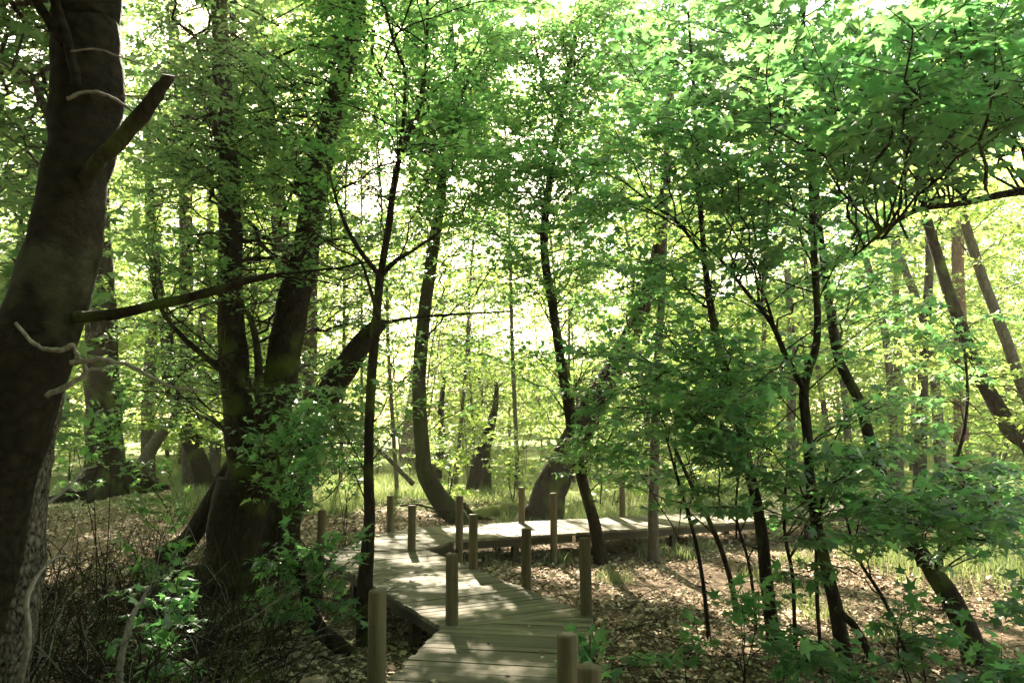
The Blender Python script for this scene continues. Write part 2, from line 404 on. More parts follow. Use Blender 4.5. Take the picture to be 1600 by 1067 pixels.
# ------------------------------------------------------------------ world and sun
w = bpy.data.worlds.new('World'); SC.world = w; w.use_nodes = True; nt = w.node_tree; nt.nodes.clear()
wo = nt.nodes.new('ShaderNodeOutputWorld'); bg = nt.nodes.new('ShaderNodeBackground'); sk = nt.nodes.new('ShaderNodeTexSky')
sk.sky_type = 'NISHITA'; sk.sun_disc = False; sk.sun_elevation = SUN_EL; sk.sun_rotation = SUN_AZ
sk.air_density = 1.0; sk.dust_density = 1.0; sk.ozone_density = .4
bg.inputs[1].default_value = 0.085
wt = nt.nodes.new('ShaderNodeMix'); wt.data_type = 'RGBA'; wt.blend_type = 'MULTIPLY'; wt.inputs[0].default_value = 1; wt.inputs[7].default_value = (1, .91, .62, 1)
nt.links.new(sk.outputs[0], wt.inputs[6]); nt.links.new(wt.outputs[2], bg.inputs[0]); nt.links.new(bg.outputs[0], wo.inputs[0])
sd = bpy.data.lights.new('sun', 'SUN'); sd.energy = 5.0; sd.angle = math.radians(.5); sd.color = (1.0, .91, .73)
so = bpy.data.objects.new('sun', sd); COL.objects.link(so); so.rotation_euler = Vector(SV).to_track_quat('Z', 'Y').to_euler()

# ------------------------------------------------------------------ canopy gaps
for a in [(1130, 900, 2.2, 2.3), (1010, 890, 1.8, 1.8), (1320, 905, 2.4, 2.1), (1520, 930, 2.6, 2.1), (1250, 960, 1.2, .9), (950, 900, .8, .7), (1430, 975, 1.2, .7), (1130, 1000, .7, .6), (1380, 930, 1.6, 1.3), (1200, 870, 1.6, 1.4), (1560, 880, 1.6, 1.4)]:
    gap_px(*a)
for a in [(760, 828, 1.2, .35), (860, 820, .9, .5), (960, 815, 1.0, .5), (600, 870, .35, .16), (655, 905, .32, .17), (740, 912, .36, .18), (650, 955, .45, .18), (770, 945, .34, .15), (840, 1045, .5, .18), (720, 1010, .3, .10), (1030, 812, .8, .5)]:
    gap_px(*a, z=.4)
_q = P(255, 985, 5.0); GAPS.append((_q[0], _q[1], .35, .5, .75)); _q = P(450, 690, 8.0); GAPS.append((_q[0], _q[1], .5, .5, 1.8))
for a in [(650, 770, 3.0, 2.5), (820, 780, 2.2, 1.5), (560, 760, 2.0, 2.5), (240, 788, .5, .4), (320, 785, .45, .4), (660, 950, .3, .3), (520, 950, .22, .2), (330, 950, .25, .2), (890, 860, .9, .5), (250, 990, .35, .3)]:
    gap_px(*a)
SKYGAPS += [(560, 285, .038, .8, 5.8), (600, 60, .025, .5, 5.8), (1150, 430, .03, .6, 4), (300, 20, .03, .7, 5)]

# ------------------------------------------------------------------ ground
xs = np.concatenate([np.arange(-90, -14, 2.0), np.arange(-14, 16, .2), np.arange(16, 92, 2.0)])
ys = np.concatenate([np.arange(-30, -2, 1.0), np.arange(-2, 26, .2), np.arange(26, 160, 2.5)])
X, Y_ = np.meshgrid(xs, ys); V = np.stack([X, Y_, gh(X, Y_)], -1).reshape(-1, 3)
i, j = np.meshgrid(np.arange(len(ys) - 1), np.arange(len(xs) - 1), indexing='ij'); b = (i * len(xs) + j).ravel()
gr = link('ground', make_mesh('ground', V, np.stack([b, b + 1, b + len(xs) + 1, b + len(xs)], -1)), M['ground']); tag(gr, kind='structure')

# ------------------------------------------------------------------ boardwalk
DZ = .40
def gp(px, py): return G(px, py, DZ)[:2]
L1, R1 = gp(692, 979), gp(928, 962)
dA = unit(np.array([-.23, -1.35])); LZ = L1 + dA * 1.42; RZ = R1 + dA * 2.65
RB, LB = gp(662, 858), gp(505, 868)
F1, F2 = gp(592, 834), gp(648, 824); N2_, N3, N4, N5, N6 = gp(715, 843), gp(900, 832), gp(1200, 812), gp(1450, 789), gp(1640, 774)
F3, F4, F5, F6 = gp(885, 811), gp(1200, 796), gp(1450, 777), gp(1640, 764)
def clip(poly, n, c):
    out = []
    for k in range(len(poly)):
        a, b_ = poly[k], poly[(k + 1) % len(poly)]; da, db = a @ n - c, b_ @ n - c
        if da <= 0: out.append(a)
        if da * db < 0: out.append(a + (b_ - a) * (da / (da - db)))
    return out
def grain_attr(me, vec):
    at = me.attributes.new('grain', 'FLOAT_VECTOR', 'POINT'); at.data.foreach_set('vector', np.asarray(vec, np.float32).ravel())
def deck_section(poly, along, bw=.105, gap=.008):
    along = unit(np.asarray(along, float)); ac = np.array([-along[1], along[0]])
    s = np.array([p @ along for p in poly]); v, f, gv = [], [], []
    k0 = s.min() - R.uniform(0, bw)
    while k0 < s.max():
        q = clip(clip(list(poly), along, k0 + bw - gap), -along, -k0)
        if len(q) >= 3:
            # boards overhang the stringers unevenly
            mid = np.mean([p @ ac for p in q]); e = R.uniform(-.004, .022)
            z = DZ + R.normal(0, .0022); tl = R.normal(0, .003); n = len(q); b0 = len(v); sd_ = R.uniform(0, 50)
            for top in (1, 0):
                for p in q:
                    u = (p @ ac - mid); pp = p + ac * (e if u > 0 else -e)
                    for _ in (0,):
                        v.append((pp[0], pp[1], z + tl * u if top else z - .036)); gv.append((u * 1.6, (p @ along) * 26, sd_ + top))
            f.append(tuple(b0 + t for t in range(n))); f.append(tuple(b0 + n + t for t in reversed(range(n))))
            for t in range(n): f.append((b0 + t, b0 + n + t, b0 + n + (t + 1) % n, b0 + (t + 1) % n))
        k0 += bw
    me = bpy.data.meshes.new('deck_section'); me.from_pydata(v, [], f); me.update()
    import bmesh
    bm = bmesh.new(); bm.from_mesh(me); bmesh.ops.recalc_face_normals(bm, faces=bm.faces); bm.to_mesh(me); bm.free()
    grain_attr(me, gv); return me
def box_mesh(name, a, b_, w_, z0, z1):
    a, b_ = np.asarray(a), np.asarray(b_); d = unit(b_ - a); n = np.array([-d[1], d[0]]) * w_ / 2; L_ = np.linalg.norm(b_ - a)
    v = [(*(p + s * n), z) for z in (z0, z1) for p, s in ((a, -1), (b_, -1), (b_, 1), (a, 1))]
    f = [(3, 2, 1, 0), (4, 5, 6, 7), (0, 1, 5, 4), (1, 2, 6, 5), (2, 3, 7, 6), (3, 0, 4, 7)]
    me = bpy.data.meshes.new(name); me.from_pydata(v, [], f); me.update()
    grain_attr(me, [((np.array(p[:2]) - a) @ d * 1.5, p[2] * 20, (np.array(p[:2]) - a) @ n * 9) for p in v]); return me
bw_ = empty('boardwalk', (0, 0, 0)); tag(bw_, 'zigzag boardwalk of weathered grey planks winding over the forest floor', 'boardwalk')
ZL, ZR = np.array([LZ[0] + .02, -1.5]), np.array([RZ[0] + .05, -1.5])
secs = [([ZL, ZR, RZ, LZ], (0, 1)), ([LZ, RZ, R1, L1], -dA), ([L1, R1, RB, LB], RB - R1), ([LB, RB, N2_, F2, F1], (N2_ - RB) * .5 + (F1 - LB) * .5),
        ([N2_, N3, F3, F2], N3 - N2_), ([N3, N4, F4, F3], N4 - N3), ([N4, N5, F5, F4], N5 - N4), ([N5, N6, F6, F5], N6 - N5)]
for poly, al in secs: link('deck_section', deck_section([np.asarray(p) for p in poly], al), M['deck'], bw_)
edges = [(ZL, LZ), (LZ, L1), (L1, LB), (LB, F1), (F1, F2), (F2, F3), (F3, F4), (F4, F5), (F5, F6), (RZ, ZR), (R1, RZ), (RB, R1), (N2_, RB), (N3, N2_), (N4, N3), (N5, N4), (N6, N5)]
for a, b_ in edges:
    a, b_ = np.asarray(a), np.asarray(b_); d = unit(b_ - a); n = np.array([d[1], -d[0]])
    a2, b2 = a + n * .06 + d * .04, b_ + n * .06 - d * .04
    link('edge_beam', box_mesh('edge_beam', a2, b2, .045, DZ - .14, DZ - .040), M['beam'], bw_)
    L_ = np.linalg.norm(b2 - a2); k = max(1, int(L_ / 1.8))
    for t in range(k):
        c = a2 + (b2 - a2) * ((t + .5) / k) + n * .07; g0 = float(gh(c[0], c[1]))
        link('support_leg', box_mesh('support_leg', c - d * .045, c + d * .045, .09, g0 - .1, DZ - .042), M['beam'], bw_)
cross = []

def post(px, ptop, pbase=None, Y=None, r=.05, deep=False, label='', h=None):
    """a round marker post; its base is on the deck unless deep"""
    if Y is None: Y = G(px, pbase, DZ)[1] if pbase else (CAMZ - DZ - .56) * F / (ptop - HZ)
    top = P(px, ptop, Y)[2]; base = P(px, ptop, Y); base = np.array([base[0], base[1], 0])
    z0 = float(gh(base[0], base[1])) - .1
    root = base + UP * (z0 + .1); H = top - root[2]
    g = Geo(); n = 22; lean = R.normal(0, .006, 2)
    zz = np.array([-.1, 0, H * .25, H * .5, H * .75, H - .012, H - .004, H]); rr = r * np.array([1.03, 1.02, 1.0, 1.0, .99, .985, .94, .86])
    pts = np.stack([lean[0] * zz, lean[1] * zz, zz], -1)
    g.tube(pts, rr, n, .012)
    me = g.mesh('wooden_post'); v = np.empty(len(me.vertices) * 3, np.float32); me.vertices.foreach_get('co', v); v = v.reshape(-1, 3)
    grain_attr(me, np.stack([v[:, 0] * 34 + px, v[:, 1] * 34, v[:, 2] * 2.2], -1))
    o = link('wooden_post', me, M['post'], None, root.tolist())
    if Y < 9.5:
        for fz in ((.30, .55, .80) if H > .8 else (.6,)):
            gb = Geo(); c = np.array([R.uniform(-.012, .012), -r * .97, H * fz]); gb.tube([c + [0, .004, 0], c - [0, .003, 0]], [.006, .005], 8); link('bolt_hole', gb.mesh('bolt_hole'), M['hole_dark'], o)  # small dark discs standing in for the shaded insides of bolt holes
    tag(o, label, 'post', 'wooden marker posts along the boardwalk'); return o
post(591, 922, Y=4.9, r=.054, label='nearest tall post on the left edge of the boardwalk, cut by the bottom frame')
post(888, 990, Y=3.95, r=.052, label='dark post in front of the right deck edge, next to the lowest stub post')
post(920, 1040, Y=3.45, r=.053, label='pale-topped stub post at the bottom, lowest one beside the deck')
post(492, 1062, Y=3.25, r=.053, label='post showing only its pale top at the bottom edge of the picture')
post(707, 865, pbase=975, label='post at the inner bend where the first two deck stretches meet')
post(917, 840, pbase=960, label='dark post at the outer right corner of the first deck bend')
post(822, 825, pbase=915, label='post midway along the right edge of the slanting deck stretch')
post(740, 803, pbase=888, label='post on the slanting deck edge just in front of the inner notch')
post(644, 789, pbase=860, label='slim post standing at the inner corner of the far deck bend')
post(718, 775, Y=10.75, label='post rising from the ground inside the notch of the far bend')
post(610, 774, pbase=828, label='post on the far edge of the boardwalk left of the curved trunk')
post(502, 797, pbase=865, label='post at the outermost left corner of the boardwalk')
post(572, 824, Y=8.3, label='post half hidden behind the thin dark forked tree')
post(815, 761, pbase=817, label='sunlit pale post on the far deck edge before the thick leaning trunk')
post(865, 770, Y=11.45, label='sunlit post on the near edge of the far deck, reaching the ground')
post(972, 752, Y=13.7, label='small post behind the far deck, right of the thin sinuous tree')
post(1529, 747, Y=14.6, label='front post of the little cluster by the far right deck end')
post(1543, 731, Y=16.9, label='tallest post of the little cluster by the far right deck end')
post(1555, 741, Y=15.9, label='rightmost post of the little cluster by the far right deck end')

# ------------------------------------------------------------------ main trees
def stemb(t, pts, wd, Y): return t.stem(pts, wd, Y, foot=False)
def twigs_px(name, parent, base, paths, mat, Y):
    for pts, w0, w1 in paths:
        g = Geo(); Ys = np.broadcast_to(Y, (len(pts),)); W = catmull([P(p[0], p[1], y) for p, y in zip(pts, Ys)], len(pts) * 4)
        g.tube(W + R.normal(0, .0016, W.shape), np.interp(np.linspace(0, 1, len(W)), [0, .25, 1], [w0, w0 * .72 + w1 * .28, w1]) * np.exp(R.normal(0, .06, len(W))) / F * np.mean(Ys) / 2, 9, .09)
        me = g.mesh(name); me.transform(__import__('mathutils').Matrix.Translation((-base).tolist())); link(name, me, M[mat], parent)

t1 = Tree('foreground_tree', 'big dark leaning trunk in the left foreground with a broken stub and dead hooked twigs', 'tree', P(-190, 1490, 3.05), 'bark_smooth', 'leaf_mid', 'tri')
t1.stem([(-190, 1490), (-150, 1250), (-103, 1067), (-58, 900), (-16, 740), (24, 622), (64, 510), (93, 400), (112, 300), (128, 215), (136, 150), (136, 60), (137, -40), (146, -500), (165, -1300), (190, -2300)],
        [215, 170, 152, 140, 131, 124, 119, 110, 100, 102, 110, 103, 102, 98, 84, 60], 3.05, n=90, sides=28, rough=.022)
twigs_px('broken_branch', t1.root, t1.base, [([(128, 292), (155, 250), (190, 216), (228, 172), (250, 140), (263, 118)], 30, 20)], 'bark_dark', [3.0, 2.9, 2.85, 2.8, 2.78, 2.76])
twigs_px('dead_branch', t1.root, t1.base, [([(100, 497), (140, 494), (200, 487), (300, 464), (380, 440), (428, 430)], 20, 10)], 'bark_dark', [3.05, 3.0, 2.98, 3.0, 3.02, 3.05])
twigs_px('dead_branch', t1.root, t1.base, [([(428, 430), (480, 424), (540, 417), (600, 404), (650, 390)], 5, 2), ([(430, 432), (500, 440), (560, 452), (600, 446)], 3.5, 1.5)], 'bark_dark', 3.05)
twigs_px('dead_branch', t1.root, t1.base, [([(122, 142), (112, 90), (98, 40), (86, 0), (70, -60)], 16, 15), ([(100, 70), (80, 40), (55, 0), (20, -50)], 15, 13)], 'bark_smooth', 2.88)
twigs_px('dead_twig', t1.root, t1.base, [([(104, 155), (136, 143), (166, 149), (195, 165), (214, 182)], 6, 4), ([(110, 80), (150, 78), (190, 90), (262, 112)], 3.5, 2),
    ([(25, 505), (48, 533), (70, 545), (95, 547), (114, 539)], 5, 9), ([(114, 539), (124, 560), (138, 580)], 6, 6), ([(72, 618), (108, 602), (130, 587), (140, 578), (162, 579)], 10, 6),
    ([(112, 567), (150, 563), (190, 567), (230, 586), (270, 604), (322, 613)], 8, 4), ([(258, 122), (280, 120), (298, 118)], 5, 2), ([(190, 150), (230, 150), (262, 148), (290, 155)], 3, 2)], 'twig_pale', 2.82)
t1.zlow = 5.0
t1.cloud((-1.6, 3.4, 8.2), (3.6, 4.2, 1.6), 80, ls=.15, sp=.13, tw=.6)
t1.done()

t1b = Tree('scaly_tree', 'rough scaly-barked trunk just behind the big foreground trunk', 'tree', P(-45, 1236, 4.3), 'bark_rough', 'leaf_small', 'tri')
t1b.stem([(-45, 1236), (-10, 1067), (8, 990), (27, 880), (47, 729), (68, 620), (100, 470), (120, 200), (128, -300), (140, -1000)], [130, 88, 80, 72, 62, 54, 50, 46, 42, 30], 4.3, n=60, sides=22, rough=.06)
t1b.fill((-60, -20, 110, 640), (4.6, 8.5), 46, ls=.085, sp=.10)
t1b.cloud((-4.2, 5.5, 7.5), (3.2, 3.5, 1.6), 60, ls=.15, sp=.12)
t1b.done()

t2 = Tree('forked_tree', 'dark multi-stemmed tree with flared base left of the boardwalk', 'tree', G(358, 915), 'bark_dark', 'leaf_small', 'tri')
t2.stem([(358, 918), (362, 870), (370, 810), (384, 750)], [96, 80, 78, 92], 9.9, sides=22, rough=.07)
stemb(t2, [(384, 780), (384, 720), (374, 640), (364, 560), (360, 470), (360, 380), (358, 290), (350, 200), (346, 90), (340, -40), (330, -300), (320, -600)], [70, 58, 48, 46, 38, 38, 34, 31, 28, 26, 20, 12], 9.8)
stemb(t2, [(390, 780), (410, 720), (430, 640), (444, 560), (458, 470), (480, 380), (492, 300), (505, 240), (517, 185), (540, 100), (560, 0), (590, -250), (610, -550)], [60, 60, 56, 52, 50, 42, 42, 36, 30, 26, 22, 18, 10], 9.9)
stemb(t2, [(405, 720), (406, 640), (403, 560), (392, 500), (360, 450)], [20, 16, 12, 9, 5], 9.5)
stemb(t2, [(400, 610), (350, 580), (300, 540), (262, 500), (240, 460)], [12, 11, 9, 7, 4], 9.3)
t2.stem([(262, 872), (290, 848), (322, 800), (350, 750), (378, 700)], [40, 30, 28, 28, 26], 10.3, foot=True)
t2.roots(.22, 6, 2.6)
t2.fill((190, -30, 560, 300), (10.1, 14), 40, ls=.08, sp=.085)
t2.fill((190, -30, 560, 300), (7.8, 9.6), 14, ls=.075, sp=.085)
t2.fill((190, 180, 500, 470), (10.1, 14), 24, ls=.08, sp=.085)
t2.fill((190, 180, 500, 430), (7.8, 9.6), 10, ls=.075, sp=.085)
t2.fill((490, 330, 670, 570), (10.8, 14.5), 12, ls=.085, sp=.10)
t2.fill((180, 450, 420, 700), (9, 13), 12, ls=.07, sp=.1)
t2.fill((400, 600, 580, 780), (7.8, 9.5), 12, ls=.085, sp=.10, maxlen=1.2)
for _ in range(16):
    pt = t2.reach(P(R.uniform(170, 430), R.uniform(370, 660), R.uniform(8, 10.2)), r0=.013, bare=True)
    for k in (3, 4):
        d = unit(pt[-1] - pt[0] + R.normal(0, .6, 3)); t2.branch(pt[min(k, len(pt) - 2)], pt[min(k, len(pt) - 2)] + d * R.uniform(.3, .8), .006, bare=True)
t2.cloud((-3.4, 9, 9.5), (4.0, 4.0, 1.8), 80, ls=.15, sp=.10)
t2.done()

sn = Tree('broken_trunk', 'leaning broken dead trunk ending in a snapped top beside the forked tree', 'tree', G(437, 800), 'bark_dark', 'leaf_small', 'tri')
sn.stem([(437, 842), (452, 760), (478, 690), (510, 622), (545, 566), (575, 525), (597, 502)], [64, 50, 46, 43, 38, 30, 20], 10.9, n=40, sides=16)
stemb(sn, [(575, 525), (585, 505), (607, 503), (640, 497), (700, 492), (800, 486)], [14, 9, 6, 5, 4, 2], 10.8)
sn.fill((470, 640, 620, 720), (9.6, 10.6), 5, ls=.075, sp=.11, maxlen=1.0)
sn.done()

t3 = Tree('thin_forked_tree', 'thin dark tree forking into a Y beside the left edge of the boardwalk', 'tree', G(573, 988), 'bark_dark', 'leaf_mid', 'tri')
t3.stem([(573, 988), (571, 900), (577, 820), (576, 700), (580, 600), (588, 500), (594, 428)], [30, 23, 18, 15, 15, 14, 14], 7.5, n=40)
stemb(t3, [(594, 432), (603, 380), (610, 335), (620, 262), (640, 210), (655, 170), (664, 100), (668, 10), (660, -120)], [12, 11, 11, 9, 8, 7, 6, 5, 3], 7.5)
stemb(t3, [(594, 432), (560, 388), (537, 345), (522, 300), (510, 250)], [8, 7, 6, 4, 2], 7.4)
stemb(t3, [(594, 432), (618, 408), (645, 392), (690, 360)], [9, 8, 5, 3], 7.5)
stemb(t3, [(610, 335), (624, 240), (631, 180), (632, 110), (612, 55), (596, -20)], [7, 7, 6, 5, 4, 3], 7.6)
stemb(t3, [(592, 500), (575, 440), (560, 405), (520, 385), (470, 345)], [6, 5, 4, 3, 2], 7.2)
t3.fill((450, -30, 760, 300), (6.6, 8.8), 32, ls=.08, sp=.11, maxlen=1.5)
t3.fill((500, 560, 660, 720), (7, 8), 6, ls=.075, sp=.12, maxlen=1.0)
t3.cloud((-.8, 7.5, 7), (1.8, 1.8, 1.3), 22, ls=.09, sp=.1)
t3.done()

t3b = Tree('bent_sapling', 'bent sapling sweeping up from the ground left of the boardwalk', 'sapling', G(562, 1008), 'bark_dark', 'leaf_near', 'star')
t3b.stem([(566, 1010), (530, 1008), (502, 986), (482, 945), (467, 890), (455, 820), (441, 760), (432, 700)], [28, 24, 22, 19, 15, 9, 7, 4], 7.15, n=40)
t3b.fill((400, 640, 500, 780), (6.7, 7.4), 9, ls=.09, sp=.10, maxlen=.8, tw=.3)
t3b.fill((395, 840, 545, 965), (6.6, 7.2), 10, ls=.085, sp=.11, maxlen=.7, tw=.28)
t3b.done()

t4 = Tree('curved_tree', 'mossy trunk curving up from the ground behind the far deck', 'tree', G(714, 812), 'bark_moss', 'leaf_mid', 'tri')
t4.stem([(722, 818), (708, 802), (688, 782), (668, 748), (660, 700), (655, 600), (662, 500), (675, 400), (687, 320), (692, 270), (706, 235), (720, 170), (708, 90), (700, -20), (690, -250)], [40, 34, 30, 27, 24, 21, 20, 19, 17, 16, 13, 11, 10, 9, 5], 15.6, n=70, sides=16, rough=.09)
stemb(t4, [(690, 290), (676, 240), (650, 200), (640, 130)], [9, 7, 6, 4], 15.5)
t4.roots(.20, 5)
t4.fill((600, -20, 860, 330), (12.5, 17), 46, ls=.10, sp=.10, maxlen=2.6, tw=.5)
t4.fill((500, -30, 800, 330), (10.5, 15), 28, ls=.095, sp=.10, maxlen=2.4, tw=.45)
t4.fill((660, 330, 840, 600), (13.5, 17), 8, ls=.10, sp=.11, maxlen=2.4, tw=.5)
t4.done()

t5 = Tree('sinuous_tree', 'slim sinuous trunk rising in front of the far deck', 'tree', G(940, 868), 'bark_dark', 'leaf_mid', 'tri')
t5.stem([(942, 872), (931, 830), (915, 770), (900, 700), (885, 620), (872, 540), (862, 470), (850, 390), (853, 330), (865, 240), (875, 190), (888, 110), (905, 20), (908, -80), (900, -350)], [25, 19, 17, 16, 15, 14.5, 14, 13, 12, 11, 10, 9, 8, 7, 4], 11.6, n=80, sides=14)
stemb(t5, [(880, 190), (850, 130), (835, 60)], [7, 5, 3], 11.6)
t5.roots(.11, 4)
t5.fill((760, -20, 1010, 330), (9.5, 13), 34, ls=.09, sp=.09, maxlen=2.2)
t5.fill((850, -70, 1060, 70), (9.5, 13), 9, ls=.09, sp=.10)
t5.fill((740, 330, 1000, 560), (9.5, 13), 12, ls=.09, sp=.10, maxlen=2.2)
t5.fill((870, 560, 1060, 740), (9, 11.5), 13, ls=.09, sp=.10, maxlen=1.6)
t5.done()

t6 = Tree('leaning_tree', 'thick dark trunk leaning right behind the far deck', 'tree', G(852, 808), 'bark_dark', 'leaf_mid', 'tri')
t6.stem([(848, 815), (858, 775), (880, 725), (910, 665), (942, 605), (975, 548), (1000, 490), (1022, 420), (1035, 330), (1045, 200), (1050, 0)], [64, 54, 47, 42, 37, 31, 27, 22, 18, 14, 9], 16.2, n=60, sides=20, rough=.06)
stemb(t6, [(880, 725), (893, 690), (890, 620), (880, 560)], [24, 18, 14, 9], 16.2)
t6.roots(.2, 5)
t6.fill((900, 380, 1120, 740), (13, 17.5), 9, ls=.10, sp=.10, maxlen=2.6, tw=.5)
t6.fill((920, -70, 1180, 110), (12, 17), 9, ls=.11, sp=.11, maxlen=2.8, tw=.5)
t6.fill((850, 0, 1150, 380), (13, 18), 14, ls=.11, sp=.11, maxlen=2.8, tw=.5)
t6.done()

NB = dict(ls=.088, sp=.085, tw=.40)
t7 = Tree('slender_maple', 'slender dark tree with a narrow fork, rising tallest among the right-hand saplings', 'tree', G(1322, 1012), 'bark_dark', 'leaf_near', 'star')
t7.stem([(1324, 1016), (1306, 950), (1287, 870), (1268, 770), (1262, 690), (1257, 605), (1275, 540), (1277, 480), (1272, 400), (1268, 300), (1262, 200), (1254, 90), (1256, 0), (1262, -200), (1270, -450)], [26, 21, 18, 15, 15, 15, 12, 11, 11, 10, 10, 8, 7, 6, 3], 6.9, n=70)
stemb(t7, [(1257, 610), (1230, 560), (1205, 505), (1165, 455), (1120, 400), (1040, 330)], [10, 9, 8, 6, 4, 2], 6.8)
stemb(t7, [(1306, 950), (1340, 985), (1362, 1030)], [10, 11, 12], 6.6)
t7.fill((960, -30, 1420, 140), (5.0, 8.2), 30, **NB)
t7.fill((960, 130, 1440, 320), (5.0, 8.2), 22, **NB)
t7.fill((1080, 330, 1420, 640), (5.8, 8.6), 17, ls=.09, sp=.10)
t7.fill((1060, 600, 1400, 800), (5.2, 7.4), 8, ls=.10, sp=.10, maxlen=1.6)
t7.done()

t8 = Tree('swaying_maple', 'thin dark tree bending left to right among the saplings, left of the slender maple', 'tree', G(1212, 1004), 'bark_dark', 'leaf_near', 'star')
t8.stem([(1212, 1008), (1197, 900), (1185, 800), (1163, 700), (1140, 600), (1120, 530), (1106, 450), (1098, 370), (1090, 260), (1085, 150), (1075, 20)], [22, 20, 17, 15, 14, 12, 11, 9, 8, 6, 4], 7.25, n=60)
stemb(t8, [(1100, 400), (1060, 350), (1020, 320), (970, 280)], [6, 5, 4, 2], 7.2)
t8.fill((860, 150, 1180, 420), (5.8, 8.6), 19, **NB)
t8.fill((900, 420, 1180, 640), (6.0, 9.0), 12, ls=.09, sp=.10)
t8.fill((1030, 520, 1230, 720), (5.5, 7.2), 12, ls=.10, sp=.09, maxlen=1.5)
t8.done()

t9 = Tree('left_leaning_maple', 'dark trunk leaning left from the right bottom corner', 'tree', G(1530, 1022), 'bark_dark', 'leaf_near', 'star')
t9.stem([(1535, 1030), (1500, 960), (1460, 895), (1428, 848), (1395, 790), (1365, 705), (1342, 625), (1310, 560), (1296, 480), (1281, 360), (1270, 220), (1262, 60)], [42, 32, 28, 24, 20, 18, 17, 14, 13, 11, 8, 5], [6.75, 6.9, 7.05, 7.2, 7.4, 7.7, 7.9, 8.1, 8.2, 8.3, 8.4, 8.5], n=70)
stemb(t9, [(1460, 895), (1425, 858), (1385, 820), (1330, 790), (1280, 775)], [14, 12, 10, 7, 3], 7.0)
stemb(t9, [(1450, 885), (1480, 850), (1515, 815), (1560, 760)], [9, 7, 5, 2], 7.0)
t9.fill((1330, 660, 1620, 860), (5.0, 7.4), 16, ls=.105, sp=.095, maxlen=1.7)
t9.fill((1180, 300, 1460, 560), (7, 9.5), 7, ls=.09, sp=.10)
t9.done()

t10 = Tree('overhanging_maple', 'nearest star-leaved tree, its dark limb and big leaves overhanging from the right edge', 'tree', G(1790, 1180), 'bark_dark', 'leaf_near', 'star')
b0 = G(1790, 1180); t10.stem([b0, b0 + [0, 0, 1.5], b0 + [-.1, .1, 3.2], b0 + [-.2, .2, 6], b0 + [-.3, .2, 9]], [.26, .22, .2, .16, .1], px=False)
stemb(t10, [(1760, 330), (1680, 292), (1590, 300), (1500, 318), (1430, 330), (1380, 362), (1335, 400)], [22, 17, 13, 10, 8, 6, 3], 5.4)
t10.fill((1300, 60, 1640, 220), (4.4, 6.5), 9, **NB)
t10.fill((1180, -40, 1640, 180), (3.6, 5.8), 24, **NB)
t10.fill((1400, -60, 1660, 140), (3.0, 4.0), 12, ls=.095, sp=.10, tw=.4, maxlen=1.4)
t10.done()

# thin stems of the thicket at the right
thin = [([(1106, 978), (1090, 860), (1062, 760), (1040, 680)], [7, 6, 5, 3], 7.5, 'thin leaning sapling stem, first from the left in the right thicket'),
        ([(1148, 938), (1124, 850), (1072, 740), (1030, 645)], [9, 8, 6, 3], 8.4, 'leaning sapling stem crossing the slim first stem of the right thicket'),
        ([(1242, 1000), (1238, 900), (1225, 820), (1232, 700)], [6, 6, 5, 3], 7.0, 'upright thin sapling between the two slender maples'),
        ([(1282, 1015), (1276, 920), (1278, 820), (1300, 700)], [6, 6, 5, 3], 6.6, 'straight thin sapling just left of the slender maple base'),
        ([(1412, 1010), (1380, 935), (1340, 870), (1320, 800)], [7, 6, 5, 3], 6.9, 'thin sapling leaning left before the left-leaning trunk'),
        ([(1468, 790), (1500, 700), (1512, 620), (1506, 540)], [6, 6, 5, 3], 8.5, 'thin forked sapling in front of the reddish straight trunk'),
        ([(1180, 960), (1170, 880), (1150, 800), (1160, 700)], [5, 5, 4, 3], 7.9, 'very thin sapling behind the bending maple stem')]
for pts, wd, Yb, lab in thin:
    t = Tree('sapling', lab, 'sapling', P(*pts[0], Yb), 'bark_dark', 'leaf_near', 'star', 'saplings in the right thicket')
    t.stem(pts, wd, Yb, n=24, sides=7)
    x, y = pts[-1]
    t.fill((x - 110, y - 70, x + 110, y + 110), (Yb - .8, Yb + .8), 5, ls=.095, sp=.10, maxlen=.9, tw=.32)
    t.done()

